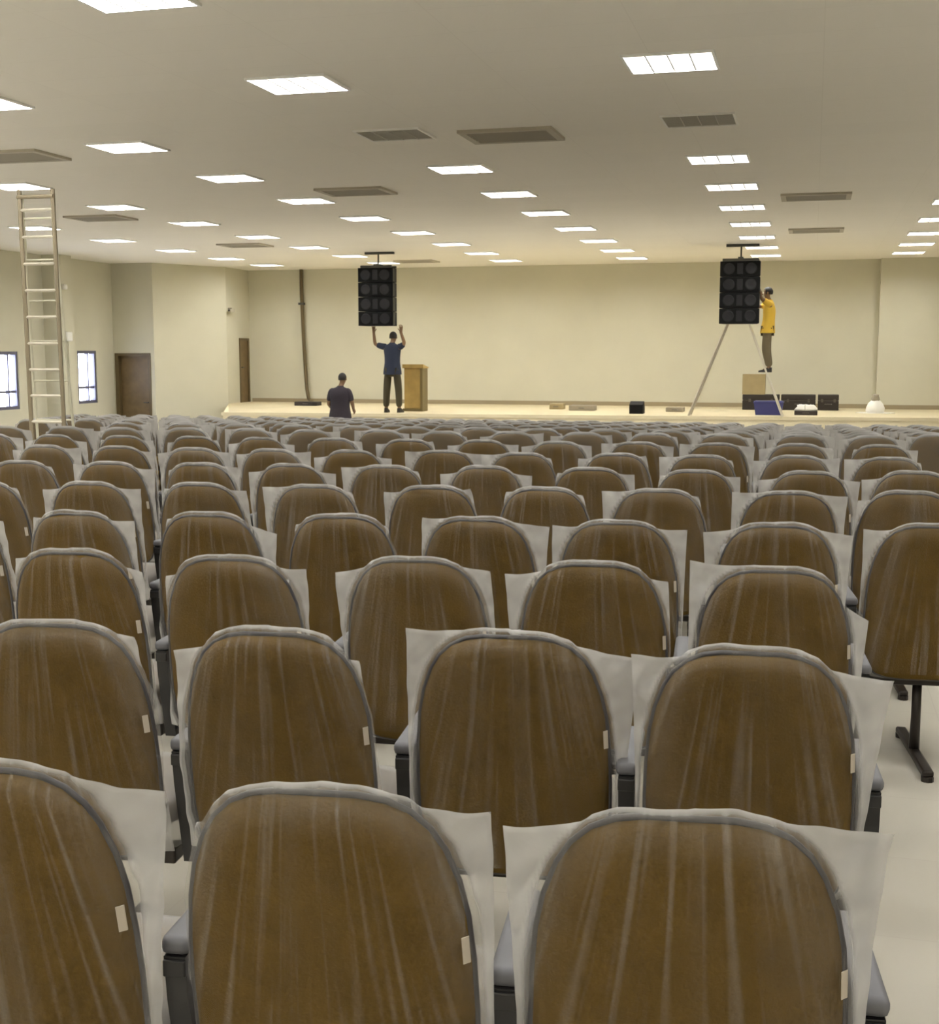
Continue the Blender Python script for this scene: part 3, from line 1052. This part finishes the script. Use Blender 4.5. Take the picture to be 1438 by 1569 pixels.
def figure(name, loc, label, J, face, shirt, trousers, hands, bulk=1.0):
    root = empty(name, loc)
    tag(root, label, 'person')
    V, R, E_ = {}, {}, []
    V['pelvis'] = J['pelvis']; R['pelvis'] = (.115, .09)
    V['waist'] = J['waist']; R['waist'] = (.125, .095)
    V['chest'] = J['chest']; R['chest'] = (.155, .11)
    V['neckb'] = J['neckb']; R['neckb'] = (.075, .07)
    ub = Vector(J['chest']).lerp(Vector(J['neckb']), .55)
    V['neck'] = J['neck']; R['neck'] = .052
    hc = Vector(J['head'])
    V['jaw'] = tuple(hc + Vector((0, 0, -.065)) + Vector(face) * .015); R['jaw'] = .062
    V['headc'] = tuple(hc + Vector((0, 0, .01))); R['headc'] = (.078, .090)
    V['headt'] = tuple(hc + Vector((0, 0, .085))); R['headt'] = (.058, .068)
    E_ += [('pelvis', 'waist'), ('waist', 'chest'), ('chest', 'neckb'), ('neckb', 'neck'), ('neck', 'jaw'), ('jaw', 'headc'), ('headc', 'headt')]
    for s in 'lr':
        V[s + 'sh'] = J[s + 'sh']; R[s + 'sh'] = .062
        V[s + 'el'] = J[s + 'el']; R[s + 'el'] = .044
        V[s + 'wr'] = J[s + 'wr']; R[s + 'wr'] = .030
        w = Vector(J[s + 'wr']); e = Vector(J[s + 'el'])
        hd = hands[s]
        V[s + 'pa'] = tuple(w + Vector(hd['up']).normalized() * .045); R[s + 'pa'] = (.036, .022)
        E_ += [('chest', s + 'sh'), (s + 'sh', s + 'el'), (s + 'el', s + 'wr'), (s + 'wr', s + 'pa')]
        hand(V, E_, R, s + 'wr', s + 'pa', hd['side'], s, hd['up'], hd['fwd'])
        V[s + 'hip'] = J[s + 'hip']; R[s + 'hip'] = .080
        V[s + 'kn'] = J[s + 'kn']; R[s + 'kn'] = .060
        V[s + 'an'] = J[s + 'an']; R[s + 'an'] = .042
        V[s + 'toe'] = J[s + 'toe']; R[s + 'toe'] = .032
        E_ += [('pelvis', s + 'hip'), (s + 'hip', s + 'kn'), (s + 'kn', s + 'an'), (s + 'an', s + 'toe')]
    skinmesh('body', V, E_, R, M['skin'], root, 'pelvis')
    # shirt: one loft for the trunk with two sleeves
    pel, wai, che, nb = (Vector(J[k]) for k in ('pelvis', 'waist', 'chest', 'neckb'))
    lsh, rsh = Vector(J['lsh']), Vector(J['rsh'])
    ax = (rsh - lsh); ax.z = 0; ax.normalize()
    fw = Vector((-ax.y, ax.x, 0))
    shm = (lsh + rsh) / 2
    kb = bulk
    bm = bmesh.new()
    n = 20
    rings = []
    for c, a_, b_ in ((pel + Vector((0, 0, -.10)), .216 * kb, .158 * kb), (pel, .210 * kb, .152 * kb), (wai, .172 * kb, .122 * kb), (che + Vector((0, 0, -.06)), .188 * kb, .132 * kb),
                      (shm + Vector((0, 0, -.06)), .205 * kb, .128 * kb), (shm + Vector((0, 0, .02)), .205 * kb, .105), (shm + Vector((0, 0, .055)), .150 * kb, .088), (nb + Vector((0, 0, .02)), .085, .075), (nb + Vector((0, 0, .055)), .062, .062)):
        rings.append([bm.verts.new(c + ax * a_ * math.cos(2 * PI * k / n) + fw * b_ * math.sin(2 * PI * k / n)) for k in range(n)])
    for a0, b0 in zip(rings, rings[1:]):
        for k in range(n):
            bm.faces.new((a0[k], a0[(k + 1) % n], b0[(k + 1) % n], b0[k]))
    for sd in 'lr':
        a_, b_ = Vector(J[sd + 'sh']), Vector(J[sd + 'el'])
        inw = (shm - a_).normalized()
        tube(bm, [a_ + inw * .07, a_, a_.lerp(b_, .4), a_.lerp(b_, .85)], [.080, .078, .070, .064], n=12)
    sh_o = mesh_obj('shirt', bm, shirt, root, smooth=True)
    ssm = sh_o.modifiers.new('sub', 'SUBSURF'); ssm.levels = 1; ssm.render_levels = 1
    # trousers
    V3 = {'pelvis': tuple(Vector(V['pelvis']) + Vector((0, 0, -.03)))}
    R3 = {'pelvis': (.135, .105)}
    E3 = []
    for s in 'lr':
        V3[s + 'hip'] = V[s + 'hip']; R3[s + 'hip'] = .096
        V3[s + 'kn'] = V[s + 'kn']; R3[s + 'kn'] = .086
        V3[s + 'an'] = tuple(Vector(V[s + 'an']) + Vector((0, 0, .02))); R3[s + 'an'] = .072
        E3 += [('pelvis', s + 'hip'), (s + 'hip', s + 'kn'), (s + 'kn', s + 'an')]
    skinmesh('trousers', V3, E3, R3, trousers, root, 'pelvis')
    for s in 'lr':
        a_, t_ = Vector(V[s + 'an']), Vector(V[s + 'toe'])
        dd = (t_ - a_); dd.z = 0; dd.normalize()
        base = Vector((a_.x, a_.y, t_.z)) - dd * .05
        sdv = Vector((-dd.y, dd.x, 0))
        bm = bmesh.new()
        for yy, ww, zz in ((0, .038, .10), (.07, .044, .10), (.15, .048, .06), (.23, .044, .045), (.27, .028, .035)):
            c = base + dd * yy
            for q_ in (c - sdv * ww + Vector((0, 0, -.032)), c + sdv * ww + Vector((0, 0, -.032)), c + sdv * ww * .8 + Vector((0, 0, zz - .032)), c - sdv * ww * .8 + Vector((0, 0, zz - .032))):
                bm.verts.new(q_)
        bm.verts.ensure_lookup_table()
        for i in range(4):
            for j in range(4):
                bm.faces.new([bm.verts[i * 4 + j], bm.verts[i * 4 + (j + 1) % 4], bm.verts[i * 4 + 4 + (j + 1) % 4], bm.verts[i * 4 + 4 + j]])
        bm.faces.new([bm.verts[j] for j in range(4)]); bm.faces.new([bm.verts[16 + j] for j in range(4)])
        mesh_obj('shoe', bm, M['shoe'], root)
    head_extras(root, hc, face)
    return root

UPF = dict(up=(0, 0, 1))
# person in blue: back to us, both arms raised to the underside of the loudspeaker
figure('person', (-9.08, 26.92, SF), 'person in dark blue shirt with both arms raised under the left loudspeaker',
       dict(pelvis=(0, 0, .95), waist=(0, 0, 1.12), chest=(0, 0, 1.36), neckb=(0, .0, 1.50), neck=(0, .01, 1.56), head=(.02, .02, 1.675),
            lsh=(-.19, 0, 1.46), lel=(-.40, -.02, 1.52), lwr=(-.42, -.04, 1.77), rsh=(.19, 0, 1.46), rel=(.30, -.04, 1.54), rwr=(.25, -.12, 1.77),
            lhip=(-.10, 0, .90), lkn=(-.14, .01, .50), lan=(-.155, 0, .09), ltoe=(-.17, .17, .032),
            rhip=(.10, 0, .90), rkn=(.14, .01, .50), ran=(.155, 0, .09), rtoe=(.17, .17, .032)),
       (0, 1, 0), M['navy'], M['darkpants'],
       dict(l=dict(up=(0, 0, 1), fwd=(0, -1, 0), side=(1, 0, 0)), r=dict(up=(0, 0, 1), fwd=(0, -1, 0), side=(-1, 0, 0))))
# person standing on the floor in front of the stage
yy = 25.0
figure('person', (-9.60, yy, floor_z(yy)), 'person in dark shirt standing below the stage, seen from behind above the chairs',
       dict(pelvis=(0, 0, .95), waist=(0, 0, 1.12), chest=(0, 0, 1.36), neckb=(0.01, .0, 1.50), neck=(.02, .02, 1.57), head=(.05, .03, 1.70),
            lsh=(-.19, 0, 1.45), lel=(-.27, .02, 1.17), lwr=(-.23, .20, 1.03), rsh=(.19, 0, 1.45), rel=(.27, .02, 1.17), rwr=(.23, .20, 1.03),
            lhip=(-.10, 0, .90), lkn=(-.11, .01, .50), lan=(-.12, 0, .09), ltoe=(-.14, .17, .032),
            rhip=(.10, 0, .90), rkn=(.11, .01, .50), ran=(.12, 0, .09), rtoe=(.14, .17, .032)),
       (0, 1, 0), M['plum'], M['darkpants'],
       dict(l=dict(up=(.2, 1, -.3), fwd=(1, 0, -.3), side=(0, .3, 1)), r=dict(up=(-.2, 1, -.3), fwd=(-1, 0, -.3), side=(0, .3, 1))), bulk=1.18)
# person in yellow on the ladder, facing the loudspeaker (towards -X)
figure('person', (-1.55, 27.42, SF), 'person in yellow shirt standing on the ladder, reaching to the right loudspeaker',
       dict(pelvis=(.60, 0, 1.84), waist=(.62, 0, 2.0), chest=(.63, 0, 2.24), neckb=(.62, 0, 2.38), neck=(.60, 0, 2.45), head=(.58, .0, 2.57),
            lsh=(.62, -.19, 2.33), lel=(.48, -.32, 2.44), lwr=(.455, -.42, 2.50), rsh=(.62, .19, 2.33), rel=(.40, .16, 2.30), rwr=(.20, .12, 2.38),
            lhip=(.60, -.10, 1.79), lkn=(.57, -.10, 1.40), lan=(.66, -.09, 1.01), ltoe=(.52, -.09, .955),
            rhip=(.60, .10, 1.79), rkn=(.60, .10, 1.40), ran=(.66, .09, 1.01), rtoe=(.52, .09, .955)),
       (-1, 0, 0), M['yellow'], M['taupe'],
       dict(l=dict(up=(-.05, -.55, .8), fwd=(-1, 0, 0), side=(0, .6, .5)), r=dict(up=(-1, 0, .3), fwd=(0, -.3, -1), side=(0, -1, 0))))

# ------------------------------------------------------------------ things on the stage
# lectern
root = empty('lectern', (-8.80, 27.75, SF))
tag(root, 'tan wooden lectern on stage right behind the person in blue', 'lectern')
mesh_obj('body', B(-.22, .17, -.18, .18, .06, .98, bevel=.01), M['wood'], root)
mesh_obj('side_panel', B(.17, .225, -.20, .20, .0, .98), M['woodedge'], root)
mesh_obj('plinth', B(-.25, .17, -.21, .21, 0, .06), M['woodedge'], root)
bm = bmesh.new()
vs = [bm.verts.new(p) for p in ((-.25, -.22, .98), (.25, -.22, .98), (.25, .22, .98), (-.25, .22, .98), (-.25, -.22, 1.07), (.25, -.22, 1.07), (.25, .22, 1.0), (-.25, .22, 1.0))]
for f in ((0, 3, 2, 1), (4, 5, 6, 7), (0, 1, 5, 4), (1, 2, 6, 5), (2, 3, 7, 6), (3, 0, 4, 7)):
    bm.faces.new([vs[i] for i in f])
mesh_obj('reading_top', bm, M['wood'], root)

# equipment cases
def case(x0, x1, y, h, label):
    root = empty('equipment_case', ((x0 + x1) / 2, y, SF))
    tag(root, label, 'case', 'black equipment cases on stage')
    w = (x1 - x0) / 2
    mesh_obj('body', B(-w, w, -.22, .22, 0.0, h * .62, bevel=.012), M['case'], root)
    mesh_obj('lid', B(-w, w, -.22, .22, h * .62 + .008, h, bevel=.012), M['case'], root)
    mesh_obj('edge_strip', B(-w + .01, w - .01, -.222, .222, h * .62, h * .62 + .008), M['caseedge'], root)
    mesh_obj('handle', T([(-.07, -.22, h * .4), (-.07, -.25, h * .4), (.07, -.25, h * .4), (.07, -.22, h * .4)], .010, n=6), M['caseedge'], root)
    for sx in (-w * .6, w * .6):
        mesh_obj('latch', B(sx - .025, sx + .025, -.228, -.22, h * .52, h * .72), M['caseedge'], root)
    return root
case(-1.58, -0.74, 30.55, .36, 'black equipment case under the kraft carton on stage')
case(-0.70, 0.08, 30.62, .36, 'long black equipment case in the middle of the stage cases')
case(0.13, 0.60, 30.72, .36, 'short black equipment case, rightmost of the row on stage')
# kraft carton on the first case
root = empty('carton', (-1.33, 30.55, SF + .36))
tag(root, 'plain brown carton standing on the left black equipment case', 'carton')
mesh_obj('box_body', B(-.26, .26, -.20, .20, 0, .46), M['kraft'], root)
mesh_obj('flap', B(-.262, .262, -.202, -.003, .46, .468), M['kraft'], root)
mesh_obj('flap', B(-.262, .262, .003, .202, .46, .468), M['kraft'], root)
mesh_obj('sealing_tape', B(-.262, .262, -.03, .03, .468, .470), M['wood'], root)
# blue crate
root = empty('plastic_crate', (-.90, 28.05, SF))
tag(root, 'dark blue plastic tub at the stage front before the cases', 'tub')
bm = bmesh.new()
for (za, wa, da), (zb, wb, db) in (((0, .27, .17), (.28, .31, .21)),):
    o4 = [(-1, -1), (1, -1), (1, 1), (-1, 1)]
    lo = [bm.verts.new((sx * wa, sy * da, za)) for sx, sy in o4]
    hi = [bm.verts.new((sx * wb, sy * db, zb)) for sx, sy in o4]
    ih = [bm.verts.new((sx * (wb - .015), sy * (db - .015), zb)) for sx, sy in o4]
    il = [bm.verts.new((sx * (wa - .015), sy * (da - .015), za + .015)) for sx, sy in o4]
    bm.faces.new(lo[::-1]); bm.faces.new(il)
    for i in range(4):
        j = (i + 1) % 4
        bm.faces.new((lo[i], lo[j], hi[j], hi[i])); bm.faces.new((hi[i], hi[j], ih[j], ih[i])); bm.faces.new((ih[i], ih[j], il[j], il[i]))
mesh_obj('tub', bm, M['blue'], root)
mesh_obj('rim', T([(-.315, -.215, .275), (.315, -.215, .275), (.315, .215, .275), (-.315, .215, .275)], .014, n=6, closed=True), M['blue'], root)
mesh_obj('lid', B(-.29, .29, -.19, .19, .28, .30, bevel=.006), M['blue'], root)

def sack(name, loc, rx, ry, h, m, seed, parent=None, neck=.0):
    rg = random.Random(seed)
    bm = bmesh.new()
    n = 16
    rings = []
    for z, k in ((0, .88), (.12, 1.0), (.4, .97), (.7, .8), (.9, .5 + neck), (1.0, .30 + neck)):
        rings.append([bm.verts.new((rx * k * (1 + rg.uniform(-.07, .07)) * math.cos(2 * PI * i / n), ry * k * (1 + rg.uniform(-.07, .07)) * math.sin(2 * PI * i / n), h * z * (1 + (rg.uniform(-.05, .05) if z > 0 else 0)))) for i in range(n)])
    for a0, b0 in zip(rings, rings[1:]):
        for i in range(n):
            bm.faces.new((a0[i], a0[(i + 1) % n], b0[(i + 1) % n], b0[i]))
    bm.faces.new(rings[0][::-1]); bm.faces.new(rings[-1])
    o = mesh_obj(name, bm, m, parent, smooth=True)
    o.location = loc
    return o
# low dark case with white packet on it
root = empty('cable_case', (-.12, 28.2, SF))
tag(root, 'low dark case at the stage front right of blue tub', 'case')
mesh_obj('body', B(-.24, .24, -.16, .16, 0, .09, bevel=.01), M['case'], root)
mesh_obj('handle', T([(-.06, -.16, .05), (-.06, -.185, .05), (.06, -.185, .05), (.06, -.16, .05)], .008, n=6), M['caseedge'], root)
root = empty('packet', (-.12, 28.2, SF + .09))
tag(root, 'white packet lying on the low dark case on stage', 'packet')
sack('wrapping', (0, 0, 0), .24, .15, .13, M['white'], 2, root, neck=.3)
mesh_obj('tie', T([(-.02, -.155, .03), (-.02, -.10, .135), (-.02, .10, .135), (-.02, .15, .03)], .006, n=6), M['greycloth'], root)
# white sack and grey bundle at right
root = empty('plastic_sack', (1.36, 29.45, SF))
tag(root, 'white plastic sack on the stage by the right wall corner', 'sack')
sack('bag', (0, 0, 0), .20, .18, .30, M['white'], 5, root)
sack('knot', (0, 0, .27), .09, .09, .14, M['greycloth'], 6, root, neck=.3)
mesh_obj('spread_sheet', prism([(-.42, -.12), (-.2, -.26), (.3, -.24), (.42, -.05), (.2, .2), (-.3, .16)], 0, .015), M['white'], root)
# black floor monitor
root = empty('floor_monitor', (-3.72, 27.85, SF))
tag(root, 'small black wedge floor monitor near the stage front', 'monitor')
bm = bmesh.new()
pr = [(-.15, 0), (.17, 0), (.17, .12), (.05, .27), (-.15, .20)]
lo = [bm.verts.new((-.15, y, z)) for y, z in pr]; hi = [bm.verts.new((.15, y, z)) for y, z in pr]
bm.faces.new(lo[::-1]); bm.faces.new(hi)
for i in range(5):
    bm.faces.new((lo[i], lo[(i + 1) % 5], hi[(i + 1) % 5], hi[i]))
mesh_obj('cabinet', bm, M['cab'], root)
mesh_obj('grille', B(-.13, .13, -.158, -.15, .02, .18, bevel=.003), M['grille'], root)
# flat cases / rolled cables
def flat(x, y, w, h, m, label, name='flat_case'):
    root = empty(name, (x, y, SF))
    tag(root, label, 'case', 'flat cases on stage')
    mesh_obj('body', B(-w, w, -.18, .18, 0, h, bevel=.012), m, root)
    mesh_obj('handle', T([(-.06, -.18, h * .5), (-.06, -.205, h * .5), (.06, -.205, h * .5), (.06, -.18, h * .5)], .008, n=6), M['caseedge'], root)
flat(-5.15, 29.1, .30, .12, M['greycloth'], 'flat grey-brown case lying mid stage left of the monitor')
flat(-3.0, 29.0, .20, .10, M['greycloth'], 'small grey-brown case between monitor and ladder foot')
flat(-5.85, 29.6, .16, .13, M['kraft'], 'small tan case lying mid stage, leftmost of three')
flat(-12.35, 29.9, .30, .10, M['case'], 'flat dark case at the foot of the hanging cable')
# hanging cable on the back wall
root = empty('hanging_cable', (-13.2, YB - .08, SF))
tag(root, 'thick dark cable hanging from ceiling down the back wall at left', 'cable')
mesh_obj('cable', T([(-.08, 0, ZC - SF), (-.07, -.02, 2.9), (-.03, -.03, 1.8), (.02, -.05, .9), (.06, -.06, .35), (.12, -.10, .10), (.30, -.35, .05), (.55, -.9, .05), (.75, -1.5, .05)], (.048), n=10), M['doorframe'], root, smooth=True)
mesh_obj('cable_clamp', B(-.15, -.01, -.07, .075, 2.6, 2.66), M['steel'], root)

# small things on the left walls
root = empty('junction_box', (-16.52, 25.72, 1.92))
tag(root, 'white box on the left wall pier beside the ladder', 'junction box')
mesh_obj('body', B(0, .08, -.12, .10, -.02, .20, bevel=.008), M['white'], root)
mesh_obj('cover_plate', B(.08, .09, -.10, .08, 0, .18), M['lampwhite'], root)
mesh_obj('conduit', T([(.04, -.01, -.02), (.04, -.01, -2.3)], .018, n=8), M['wall'], root)
root = empty('emergency_lamp', (-16.52, 25.66, 3.12))
tag(root, 'small white emergency lamp high on the left wall pier', 'emergency lamp')
mesh_obj('body', B(0, .06, -.06, .06, -.05, .07, bevel=.006), M['white'], root)
mesh_obj('lens', B(.06, .075, -.04, .04, -.03, .04), M['lampwhite'], root)
root = empty('security_camera', (-14.85, 30.62, 2.75))
tag(root, 'small grey security camera on wall corner left of stage', 'camera')
mesh_obj('bracket', B(0, .10, -.02, .02, .02, .06), M['greycloth'], root)
mesh_obj('housing', B(.06, .15, -.16, .10, -.05, .03, bevel=.01), M['ventframe'], root)
mesh_obj('lens', T([(.105, -.16, -.01), (.105, -.175, -.01)], .025, n=10), M['case'], root)
